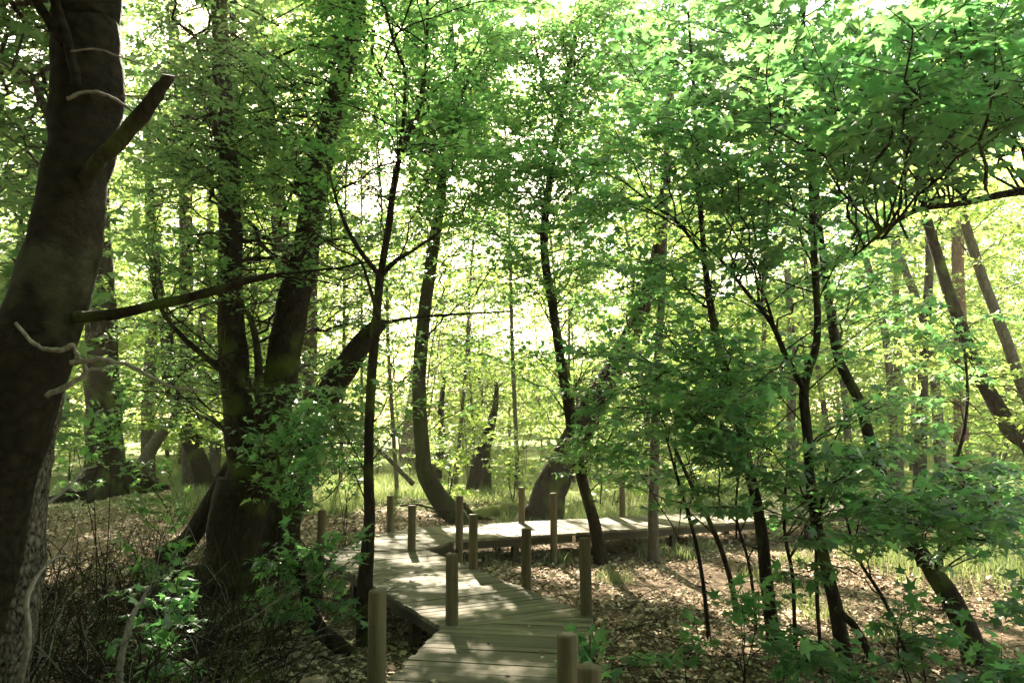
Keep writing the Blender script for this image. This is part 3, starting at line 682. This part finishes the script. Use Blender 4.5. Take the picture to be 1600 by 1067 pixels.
# right background trunks
rb = [([(1620, 712), (1580, 672), (1545, 612), (1520, 560), (1490, 480), (1465, 400), (1445, 330), (1425, 230), (1410, 100)], [40, 34, 28, 25, 22, 20, 18, 15, 12], 12.5, 'bark_dark', 'curving dark trunk sweeping off to the right edge'),
      ([(1640, 700), (1600, 605), (1560, 500), (1530, 420), (1502, 325), (1485, 230), (1470, 100)], [26, 22, 20, 19, 17, 14, 10], 13.6, 'bark_grey', 'straight leaning trunk parallel to the curving dark one at the right edge'),
      ([(1503, 790), (1503, 720), (1501, 600), (1500, 500), (1496, 400), (1494, 250), (1490, 50)], [30, 26, 24, 23, 22, 19, 15], 21, 'bark_red', 'straight reddish trunk behind the curving dark trunk'),
      ([(1436, 790), (1440, 640), (1446, 520), (1452, 420), (1452, 330), (1450, 150)], [26, 20, 17, 15, 14, 11], 19, 'bark_dark', 'upright dark trunk left of the reddish one'),
      ([(1470, 785), (1462, 600), (1440, 490), (1412, 415), (1395, 340), (1380, 200)], [22, 18, 15, 14, 12, 9], 22, 'bark_grey', 'trunk leaning left behind the upright dark one'),
      ([(1405, 780), (1404, 600), (1402, 500), (1398, 430), (1395, 250)], [18, 15, 14, 13, 10], 25, 'bark_grey', 'slim pale trunk furthest left of the right background group'),
      ([(1400, 775), (1388, 560), (1374, 480), (1352, 400), (1330, 300), (1320, 150)], [18, 14, 13, 12, 10, 7], 20, 'bark_grey', 'thin trunk bending left behind the thicket'),
      ([(1330, 770), (1322, 640), (1310, 540), (1290, 420)], [16, 14, 12, 9], 23, 'bark_grey', 'faint thin trunk hidden behind the leaning maple'),
      ([(1022, 868), (1021, 800), (1023, 700), (1028, 560), (1036, 430), (1040, 300), (1045, 120)], [24, 20, 18, 15, 13, 11, 8], 11.75, 'bark_grey', 'straight grey-brown trunk beside the near edge of the far deck'),
      ([(1240, 785), (1236, 690), (1238, 560), (1230, 420)], [20, 17, 15, 12], 24, 'bark_grey', 'grey trunk behind the far deck, back of the slender maple')]
for pts, wd, Yb, bk, lab in rb:
    wd = [k * .82 for k in wd]
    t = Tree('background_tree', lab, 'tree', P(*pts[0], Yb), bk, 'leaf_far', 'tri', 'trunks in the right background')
    t.stem(pts, wd, Yb, n=36, sides=12)
    x0 = min(p[0] for p in pts); x1 = max(p[0] for p in pts); yt = pts[-1][1]
    t.fill((x0 - 120, yt - 40, x1 + 120, yt + 260), (Yb - 2.5, Yb + 2.5), 8, ls=.11, sp=.13, maxlen=2.6, tw=.55)
    t.fill((x0 - 100, 430, x1 + 100, 700), (Yb - 2, Yb + 2), 6, ls=.10, sp=.13, maxlen=1.8, tw=.5)
    t.done()

lb = [([(172, 778), (166, 742), (163, 680), (160, 600), (158, 500), (152, 350), (146, 200), (140, 0)], [84, 62, 54, 50, 46, 42, 36, 30], 19.5, 'bark_dark', 'broad trunk with a flared foot behind the big foreground trunk'),
      ([(320, 752), (302, 700), (280, 642), (264, 590), (262, 540), (257, 495), (245, 440), (236, 350), (232, 250), (226, 120)], [32, 27, 23, 21, 20, 18, 17, 15, 14, 11], 20, 'bark_dark', 'dark kinked trunk between the foreground trunk and the forked tree'),
      ([(210, 756), (226, 722), (250, 680), (276, 650), (296, 600), (318, 500), (326, 400), (330, 250)], [26, 21, 18, 17, 16, 14, 12, 9], 24, 'bark_grey', 'slanting pale trunk crossing behind the kinked one'),
      ([(232, 748), (231, 650), (235, 550), (241, 450), (246, 300)], [22, 19, 18, 16, 12], 27, 'bark_grey', 'pale upright trunk left of the kinked one'),
      ([(337, 738), (335, 640), (331, 520), (328, 400)], [18, 16, 14, 11], 28, 'bark_grey', 'slim pale trunk just left of the forked tree'),
      ([(484, 745), (482, 640), (485, 500), (488, 380), (495, 240)], [28, 24, 22, 20, 15], 22, 'bark_grey', 'pale brown trunk showing behind the right stem of the forked tree'),
      ([(376, 765), (372, 600), (370, 400), (368, 220), (366, 100), (362, -40), (358, -300)], [20, 16, 14, 12, 12, 11, 7], 15, 'bark_grey', 'slim straight trunk at the top, left of the forked tree top'),
      ([(472, 778), (458, 600), (442, 400), (424, 230), (410, 130), (400, 30), (394, -60), (385, -300)], [34, 30, 28, 25, 24, 22, 20, 14], 16.5, 'bark_grey', 'thick grey trunk at the top between the forked tree stems'),
      ([(298, 762), (292, 500), (288, 200), (272, 60), (262, -40)], [24, 22, 20, 18, 14], 21, 'bark_grey', 'grey trunk high above the dead branch of the foreground trunk')]
for pts, wd, Yb, bk, lab in lb:
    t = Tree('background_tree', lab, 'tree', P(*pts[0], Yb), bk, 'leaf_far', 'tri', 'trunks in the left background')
    t.stem(pts, wd, Yb, n=36, sides=12); t.roots(wd[0] / F * Yb / 2 * .8, 5)
    x0 = min(p[0] for p in pts); x1 = max(p[0] for p in pts); yt = max(pts[-1][1], -20)
    t.fill((x0 - 110, yt - 40, x1 + 130, yt + 300), (Yb - 2.5, Yb + 2.5), 18, ls=.11, sp=.13, maxlen=2.6, tw=.55)
    t.fill((x0 - 90, 420, x1 + 90, 680), (Yb - 2, Yb + 2), 6, ls=.10, sp=.14, maxlen=1.8, tw=.5)
    t.done()

# small trees standing in the clearing
for pts, wd, Yb, lab, nf in [([(748, 762), (752, 715), (764, 672), (774, 635), (776, 600)], [40, 28, 16, 10, 5], 23, 'short dark forked trunk in the sunlit clearing behind the deck', 16),
                             ([(640, 735), (640, 700), (641, 660), (643, 620), (645, 570)], [34, 30, 22, 12, 5], 36, 'hazy pale trunk across the clearing, left of the curved trunk', 10),
                             ([(682, 730), (690, 690), (689, 640), (694, 590)], [18, 11, 9, 5], 24, 'little dark snag just right of the curved trunk', 5)]:
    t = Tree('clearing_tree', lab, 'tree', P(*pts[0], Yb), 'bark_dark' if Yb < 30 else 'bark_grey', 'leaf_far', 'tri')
    t.stem(pts, wd, Yb, n=24, sides=12); x, y = pts[-1]
    t.fill((x - 90, y - 60, x + 90, y + 140), (Yb - 1.5, Yb + 1.5), nf, ls=.12, sp=.14, maxlen=2, tw=.5); t.done()

# ------------------------------------------------------------------ shrubs and seedlings
def shrub(name, label, base, tips, mat='leaf_near', kind='star', group=None, ls=.10, sp=.10, tw=.3, stems=3, r=.007):
    t = Tree(name, label, 'shrub' if name == 'shrub' else 'seedling', base, 'bark_dark', mat, kind, group)
    top = np.mean([q for q in tips], axis=0)
    for k in range(stems):
        e = t.base + (top - t.base) * R.uniform(.7, 1.0) + R.normal(0, .12, 3) * np.array([1, 1, .3])
        m = (t.base + e) / 2 + R.normal(0, .05, 3)
        t.stem([t.base + R.normal(0, .03, 3) * [1, 1, 0] - UP * .05, m, e], [r * 2, r * 1.6, r * .7], px=False, n=10, sides=6, foot=False)
    for q in tips: t.bough(np.asarray(q), .8, ls=ls, sp=sp, tw=tw, t0=.15)
    return t.done()
def tips_px(box, Y, n): return [P(R.uniform(box[0], box[2]), R.uniform(box[1], box[3]), R.uniform(*Y)) for _ in range(n)]
SH = [((1080, 1130), (1000, 985, 1110, 1050), (4.9, 5.6), 4, 'low star-leaved shrub just right of the deck, first along the bottom'),
      ((1165, 1080), (1090, 950, 1240, 1040), (5.0, 6.0), 6, 'shrub with big pale leaves in front of the bending maple base'),
      ((1250, 1090), (1190, 985, 1330, 1060), (4.8, 5.8), 5, 'dense low shrub in front of the slender maple base'),
      ((1365, 1110), (1310, 1000, 1430, 1060), (4.8, 5.6), 4, 'dark low shrub between the slender maple and the left-leaning trunk'),
      ((1450, 1085), (1390, 940, 1510, 1010), (5.2, 6.0), 6, 'shrub with broad bright leaves before the left-leaning trunk'),
      ((1560, 1120), (1480, 1010, 1620, 1067), (4.6, 5.4), 7, 'leafy shrub filling the right bottom corner'),
      ((1640, 1060), (1580, 930, 1660, 1000), (5.2, 6.2), 5, 'shrub at the right edge behind the corner shrub'),
      ((930, 1090), (890, 985, 950, 1030), (4.3, 4.9), 2, 'small sprig of leaves hanging over the deck by the dark post')]
for b, box, Yr, n, lab in SH:
    Yb = np.mean(Yr); shrub('shrub', lab, P(*b, Yb), tips_px(box, Yr, n), group='shrubs along the right bottom', ls=.095, sp=.13)
shrub('shrub', 'small shrub with pale lit leaves among the dead twigs at the left bottom', P(225, 1130, 5.0), tips_px((215, 900, 300, 1060), (4.7, 5.4), 9), ls=.08, sp=.11, tw=.2)
for b, box, Yb, n, lab in [((165, 800), (90, 600, 200, 760), 9.0, 9, 'tall seedling with pale leaves right of the scaly trunk'),
                          ((245, 830), (200, 700, 290, 800), 9.5, 6, 'seedling in the leaf litter before the kinked trunk'),
                          ((210, 940), (190, 855, 270, 900), 7.2, 4, 'small seedling above the pale-leaved shrub'),
                          ((420, 1000), (400, 890, 460, 960), 7.2, 4, 'seedling in the shade right of the forked tree foot'),
                          ((540, 800), (500, 690, 580, 770), 12.5, 7, 'leafy seedling behind the left corner of the deck')]:
    shrub('seedling', lab, P(*b, Yb), tips_px(box, (Yb - .4, Yb + .4), n), mat='leaf_mid', ls=.085, tw=.26)
CS = [((700, 775), (660, 640, 760, 770), 18.5, 14, 'sunlit yellow-green shrub right of the curved trunk'), ((800, 790), (770, 620, 860, 770), 19, 16, 'sunlit shrub left of the thick leaning trunk'),
      ((760, 745), (700, 560, 820, 700), 27, 16, 'taller sunlit shrub behind the short forked trunk'), ((590, 745), (520, 600, 650, 730), 27, 14, 'bright shrub seen past the snapped leaning trunk'),
      ((960, 785), (910, 650, 1010, 780), 19, 14, 'green shrub behind the far deck right of the thick trunk'), ((1090, 785), (1030, 640, 1150, 770), 20, 14, 'shrub behind the far deck, back of the bending maple'),
      ((1180, 775), (1120, 620, 1260, 760), 22, 14, 'shrub behind the far deck beside the grey trunk'), ((1400, 775), (1340, 640, 1450, 770), 20, 12, 'yellow-lit shrub at the foot of the upright dark trunk'),
      ((1560, 780), (1500, 640, 1630, 760), 17, 16, 'yellow-lit shrub at the foot of the reddish trunk')]
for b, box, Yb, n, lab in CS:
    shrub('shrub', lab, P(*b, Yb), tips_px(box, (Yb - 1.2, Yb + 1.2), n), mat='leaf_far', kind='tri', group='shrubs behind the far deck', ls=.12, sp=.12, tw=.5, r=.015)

for x0 in (110, 230, 330, 470, 560, 640, 730, 820, 900, 990, 1090, 1210, 1320, 1430, 1550):
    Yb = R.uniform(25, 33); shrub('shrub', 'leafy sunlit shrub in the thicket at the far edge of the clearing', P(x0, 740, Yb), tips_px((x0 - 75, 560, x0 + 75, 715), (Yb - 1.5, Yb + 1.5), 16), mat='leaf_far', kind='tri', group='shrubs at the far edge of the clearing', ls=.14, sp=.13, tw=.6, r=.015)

# ------------------------------------------------------------------ woods across the clearing
def wood_tree(name, label, group, x, y, h, r, nb, ls, kind='quad', z0=.05, sp=.17, tw=.7, w=.30, leaf='leaf_far', bark='bark_grey', pw=.8):
    t = Tree(name, label, 'tree', (x, y), bark, leaf, kind, group); t.aside = name == 'added_shade_tree'
    ln = R.normal(0, .09, 2) * h; g0 = t.base
    t.stem([g0, g0 + [ln[0] * .3, ln[1] * .3, h * .3], g0 + [ln[0] * .5, ln[1] * .6, h * .6], g0 + [ln[0], ln[1], h * .97]], [w, w * .8, w * .5, .05], px=False, n=22, sides=8)
    for k in range(nb):
        z = h * (z0 + (1 - z0) * R.uniform(0, 1) ** pw); rr = r * (1 - .55 * abs(z / h - .5)) * R.uniform(.3, 1) ** .7; a = R.uniform(0, 6.28)
        t.bough(g0 + np.array([math.cos(a) * rr, math.sin(a) * rr, z]) + np.array([ln[0], ln[1], 0]) * z / h, 2.0, ls=ls, sp=sp, tw=tw, Mx=6, flat=.45)
    return t.done()
spots = []
def far_spots(n, xr, yr, mind, fn):
    tries = 0
    while n > 0 and tries < 4000:
        tries += 1
        f = R.uniform(*xr); y = R.uniform(*yr); x = f * y
        if all((x - a) ** 2 + (y - b) ** 2 > mind ** 2 for a, b in spots):
            spots.append((x, y)); n -= 1; fn(x, y)
WL, WG = 'slim sunlit woodland tree in the wood beyond the clearing', 'woods beyond the clearing'
far_spots(30, (-.72, .72), (42, 54), 2.6, lambda x, y: wood_tree('woodland_tree', WL, WG, x, y, (R.uniform(5, 7) if -.24 < x / y < .12 else R.uniform(8, 11)), 3.2, 130, .22, w=.2))
far_spots(16, (-.75, .75), (62, 80), 3.6, lambda x, y: wood_tree('woodland_tree', WL, WG, x, y, (R.uniform(5, 8) if -.24 < x / y < .12 else R.uniform(9, 12)), 4.0, 110, .32, tw=.9, sp=.22))
far_spots(13, (-.72, -.20), (26, 43), 3.0, lambda x, y: wood_tree('woodland_tree', WL, WG, x, y, R.uniform(12, 17), 3.2, 190, .16, z0=.03, w=.22))
far_spots(15, (.10, .72), (25, 43), 3.0, lambda x, y: wood_tree('woodland_tree', WL, WG, x, y, R.uniform(12, 17), 3.2, 190, .16, z0=.03, w=.22))
far_spots(10, (-.28, .12), (28, 42), 2.8, lambda x, y: wood_tree('woodland_tree', WL, WG, x, y, R.uniform(8, 12), 3.2, 110, .14, z0=.10, w=.10))
far_spots(9, (-.27, .10), (19, 28), 2.6, lambda x, y: wood_tree('woodland_tree', WL, WG, x, y, R.uniform(11, 14), 3.2, 100, .13, z0=.42, w=.12, pw=1))
SL, SG = 'tall unseen tree added beside or behind the viewpoint for shade', 'unseen trees added for shade around the viewpoint'  # out-of-view trees put in to keep skylight off the foreground
for x, y in [(-4.3, 3.2), (-6.4, 7.6), (-6.5, .5), (.6, -3.8), (-2.8, -3.4), (-5, -6), (-10.5, 6.5), (-9.5, 11), (-14, 13), (-14, 19), (-11, -2)]:
    wood_tree('added_shade_tree', SL, SG, x, y, R.uniform(11, 14), 5.4, 110, .30, z0=.45, tw=.9, sp=.2, w=.4, leaf='leaf_near', bark='bark_dark', pw=1)
for k in range(13):
    wood_tree('added_shade_tree', SL, SG, -19 + 2.6 * k + R.normal(0, .5), -10 + R.normal(0, 1.5), R.uniform(10, 13), 4.0, 120, .42, z0=.0, tw=.9, sp=.22, w=.4, leaf='leaf_near', bark='bark_dark', pw=1)

# ------------------------------------------------------------------ fallen wood and twigs
def log_thing(name, label, cat, pts, rad, mat, sides=12, rough=.06):
    W = catmull(pts, len(pts) * 6); base = W.mean(0); g = Geo(); rr = np.interp(np.linspace(0, 1, len(W)), np.linspace(0, 1, len(rad)), rad)
    g.tube(W - base + R.normal(0, .06, W.shape) * rr[:, None], rr, sides, rough)
    return tag(link(name, g.mesh(name), M[mat], None, base.tolist()), label, cat)
log_thing('fallen_log', 'mossy fallen log lying between the curved trunk and the thick leaning trunk', 'log', [G(735, 812) + UP * .04, G(770, 806) + UP * .07, G(805, 801) + UP * .07, G(835, 798) + UP * .05], [.13, .16, .15, .11], 'log')
log_thing('fallen_log', 'small mossy log lying left of the forked tree foot', 'log', [G(235, 908) + UP * .06, G(275, 905) + UP * .08, G(325, 902) + UP * .08], [.07, .10, .10], 'log')
log_thing('fallen_branch', 'thin pole leaning in the clearing left of the curved trunk', 'branch', [P(535, 655, 19.5), P(600, 710, 19), P(645, 756, 18.6)], [.03, .05, .06], 'bark_grey')
log_thing('fallen_branch', 'bare branch arching low from the ground left of the curved trunk', 'branch', [P(625, 790, 14.6), P(650, 788, 14.5), P(672, 793, 14.5), P(705, 800, 14.8)], [.015, .018, .018, .015], 'bark_dark')
log_thing('fallen_branch', 'pale stick propped against the sunlit post', 'branch', [P(803, 817, 13), P(812, 800, 13.1), P(825, 788, 13.2)], [.014, .013, .01], 'twig_pale')
log_thing('dead_stem', 'pale crooked dead stem standing at the left bottom beside the small lit shrub', 'branch', [P(190, 1085, 4.9), P(188, 1040, 4.9), P(200, 985, 4.9), P(210, 955, 4.95), P(222, 938, 5), P(232, 915, 5)], [.023, .021, .018, .014, .011, .006], 'twig_pale', rough=.1)
log_thing('dead_stem', 'pale bent dead stem rising beside the scaly trunk', 'branch', [P(28, 1075, 4.2), P(45, 1000, 4.1), P(42, 940, 4.1), P(58, 900, 4.2), P(85, 872, 4.3), P(105, 868, 4.4)], [.017, .015, .013, .010, .008, .004], 'twig_pale', rough=.1)
log_thing('dead_stem', 'pale bare twig slanting up right of the scaly trunk', 'branch', [P(48, 800, 4.6), P(80, 782, 4.7), P(112, 755, 4.8), P(128, 735, 4.9), P(150, 728, 5)], [.011, .011, .009, .007, .004], 'twig_pale', rough=.1)
def brush(count, box, Yr, rr, hz, mat, label, up):
    g = Geo()
    for k in range(count):
        a = P(R.uniform(box[0], box[2]), R.uniform(box[1], box[3]), R.uniform(*Yr)); g0 = float(gh(a[0], a[1]))
        a[2] = g0 + abs(R.normal(0, hz)); th = R.uniform(0, 6.28); L_ = R.uniform(.25, 1.2)
        d = unit(np.array([math.cos(th), math.sin(th), abs(R.normal(0, .3)) if R.uniform() > up else R.uniform(.6, 2.5)])); n = 7
        pts = a + d * np.linspace(0, L_, n)[:, None] + np.cumsum(R.normal(0, .024, (n, 3)), 0)
        pts[:, 2] = np.maximum(pts[:, 2], gh(pts[:, 0], pts[:, 1]) + .01)
        g.tube(pts, np.linspace(1, .3, n) * R.uniform(*rr), 5, .05)
        if R.uniform() < .6:
            j = R.integers(2, 5); e = unit(d + R.normal(0, .6, 3)); q = pts[j] + e * np.linspace(0, L_ * .45, 5)[:, None] + np.cumsum(R.normal(0, .015, (5, 3)), 0)
            g.tube(q, np.linspace(.6, .2, 5) * rr[0] * 1.2, 4, .05)
    tag(link('brushwood', g.mesh('brushwood'), M[mat]), label, 'twigs', kind='stuff')
brush(1500, (-60, 830, 460, 1080), (4.2, 9.5), (.0025, .008), .16, 'bark_dark', 'dark tangle of dead brushwood on the shaded ground at the left bottom', .35)
brush(260, (760, 850, 1640, 1060), (5.0, 11), (.002, .006), .015, 'bark_dark', 'dead sticks scattered over the leaf litter at the right', .0)
brush(190, (30, 860, 420, 1075), (4.3, 7.5), (.0025, .008), .14, 'twig_pale', 'pale dead twigs lying in the brushwood at the left bottom', .3)

# ------------------------------------------------------------------ leaf litter and grass
n = 170000
u = R.uniform(0, 1, n); yy = 2.6 + 19 * u ** 1.5; xx = R.uniform(-.75, .75, n) * yy
p = np.stack([xx, yy, gh(xx, yy) + R.uniform(.003, .03, n)], -1)
od = R.normal(0, 1, (n, 3)); od[:, 2] *= .3; nr = unit(UP + R.normal(0, .4, (n, 3)))
sz = R.uniform(.020, .048, n) * (1 + yy * .02)
k = []
while len(k) < 110:
    q = R.uniform((-2.6, .5), (4, 14)); 
    for poly, _ in secs:
        pl = np.array([np.asarray(t) for t in poly]); e = np.roll(pl, -1, 0) - pl; c = e[:, 0] * (q[1] - pl[:, 1]) - e[:, 1] * (q[0] - pl[:, 0])
        if (c > 0).all() or (c < 0).all(): k.append((q[0], q[1], DZ + .012)); break
p = np.concatenate([p, np.array(k)]); m = len(k); od = np.concatenate([od, R.normal(0, 1, (m, 3)) * [1, 1, .1]]); nr = np.concatenate([nr, unit(UP + R.normal(0, .2, (m, 3)))]); sz = np.concatenate([sz, R.uniform(.025, .055, m)])
kk = (n2(p[:, 0] * .9, p[:, 1] * .9) + R.normal(0, .5, len(p)) > -1.0) | (p[:, 2] > .3); p, od, nr, sz = p[kk], od[kk], nr[kk], sz[kk] * np.exp(R.normal(0, .3, kk.sum()))
lt = link('leaf_litter', leaves_mesh('leaf_litter', 'quad', p, unit(od), nr, sz), M['litter']); tag(lt, 'brown dead leaves covering the forest floor', 'leaf litter', kind='stuff')

def grass(n, fx, label, hmin=.12, hmax=.38):
    xx, yy = fx(n); m = len(xx); z = gh(xx, yy); h = R.uniform(hmin, hmax, m); a = R.uniform(0, 6.28, m); wv = np.stack([np.cos(a), np.sin(a), np.zeros(m)], -1)
    ln = R.normal(0, .35, (m, 2)) ; b = np.stack([xx, yy, z - .01], -1)
    tip = b + np.stack([ln[:, 0] * h, ln[:, 1] * h, h], -1); mid = b + np.stack([ln[:, 0] * h * .3, ln[:, 1] * h * .3, h * .6], -1)
    ww = (.002 + .0003 * yy)[:, None] * wv
    V = np.stack([b - ww, b + ww, mid + ww * .8, mid - ww * .8, tip], 1).reshape(-1, 3); k = np.arange(m)[:, None] * 5
    o = link('grass', make_mesh('grass', V, k + np.array([[0, 1, 2, 3]]), k + np.array([[3, 2, 4]])), M['grass']); tag(o, label, 'grass', kind='stuff')
def f_clear(n):
    yy = 15.5 + 32 * R.uniform(0, 1, n) ** 1.3; xx = R.uniform(-.42, .3, n) * yy; k = n2(xx * .35, yy * .3) > -.45; return xx[k], yy[k]
def f_right(n):
    xx = R.normal(7.4, 1.6, n); yy = R.normal(10.9, 1.0, n); k = (xx > 4.6) & (yy < 12.4 + .3 * (xx - 4)); return xx[k], yy[k]
def f_tuft(n):
    cs = [G(x, y) for x, y in [(870, 880), (1010, 862), (1068, 872), (1100, 862), (960, 905), (1255, 935), (1245, 880), (1365, 880), (1290, 960), (700, 905), (760, 880), (780, 800), (900, 800), (1020, 870), (345, 955), (395, 985), (300, 990), (1190, 900), (1390, 1000)]]
    c = np.array([cs[i][:2] for i in R.integers(0, len(cs), n)]); q = c + R.normal(0, .13, (n, 2)); return q[:, 0], q[:, 1]
grass(75000, f_clear, 'bright sunlit grass of the clearing behind the boardwalk', .07, .26)
grass(9000, f_right, 'patch of pale grass at the right beside the boardwalk')
grass(2600, f_tuft, 'small grass tufts scattered in the leaf litter', .08, .24)

# ------------------------------------------------------------------ added haze
hm, N, L = newmat('haze'); ho = N.new('ShaderNodeOutputMaterial'); pv = N.new('ShaderNodeVolumePrincipled'); L.new(pv.outputs[0], ho.inputs['Volume'])
pv.inputs['Color'].default_value = (1.0, .95, .74, 1); pv.inputs['Density'].default_value = .0010; pv.inputs['Anisotropy'].default_value = .35  # added thin volume: stands in for veiling glare and brightens the distance
V = np.array([(x, y, z) for z in (-3, 45) for x, y in ((-95, -35), (95, -35), (95, 165), (-95, 165))], float)
hz = link('haze', make_mesh('haze', V, [(3, 2, 1, 0), (4, 5, 6, 7), (0, 1, 5, 4), (1, 2, 6, 5), (2, 3, 7, 6), (3, 0, 4, 7)], smooth=False), hm)
tag(hz, 'thin pale haze added between the trees as a veil of glare', 'haze', kind='stuff')

# ------------------------------------------------------------------ render settings
SC.view_settings.view_transform = 'Standard'; SC.view_settings.look = 'None'; SC.view_settings.gamma = 1; SC.view_settings.exposure = 3.35
SC.render.engine = 'CYCLES'
SC.cycles.max_bounces = 7; SC.cycles.diffuse_bounces = 4; SC.cycles.transmission_bounces = 5; SC.cycles.glossy_bounces = 2; SC.cycles.transparent_max_bounces = 4
SC.cycles.sample_clamp_indirect = 6
SC.cycles.use_denoising = True; SC.cycles.volume_bounces = 0; SC.cycles.denoising_input_passes = 'RGB_ALBEDO_NORMAL'
open('/tmp/cnt.txt','w').write(str(sum(len(o.data.polygons) for o in SC.objects if o.type == 'MESH')))
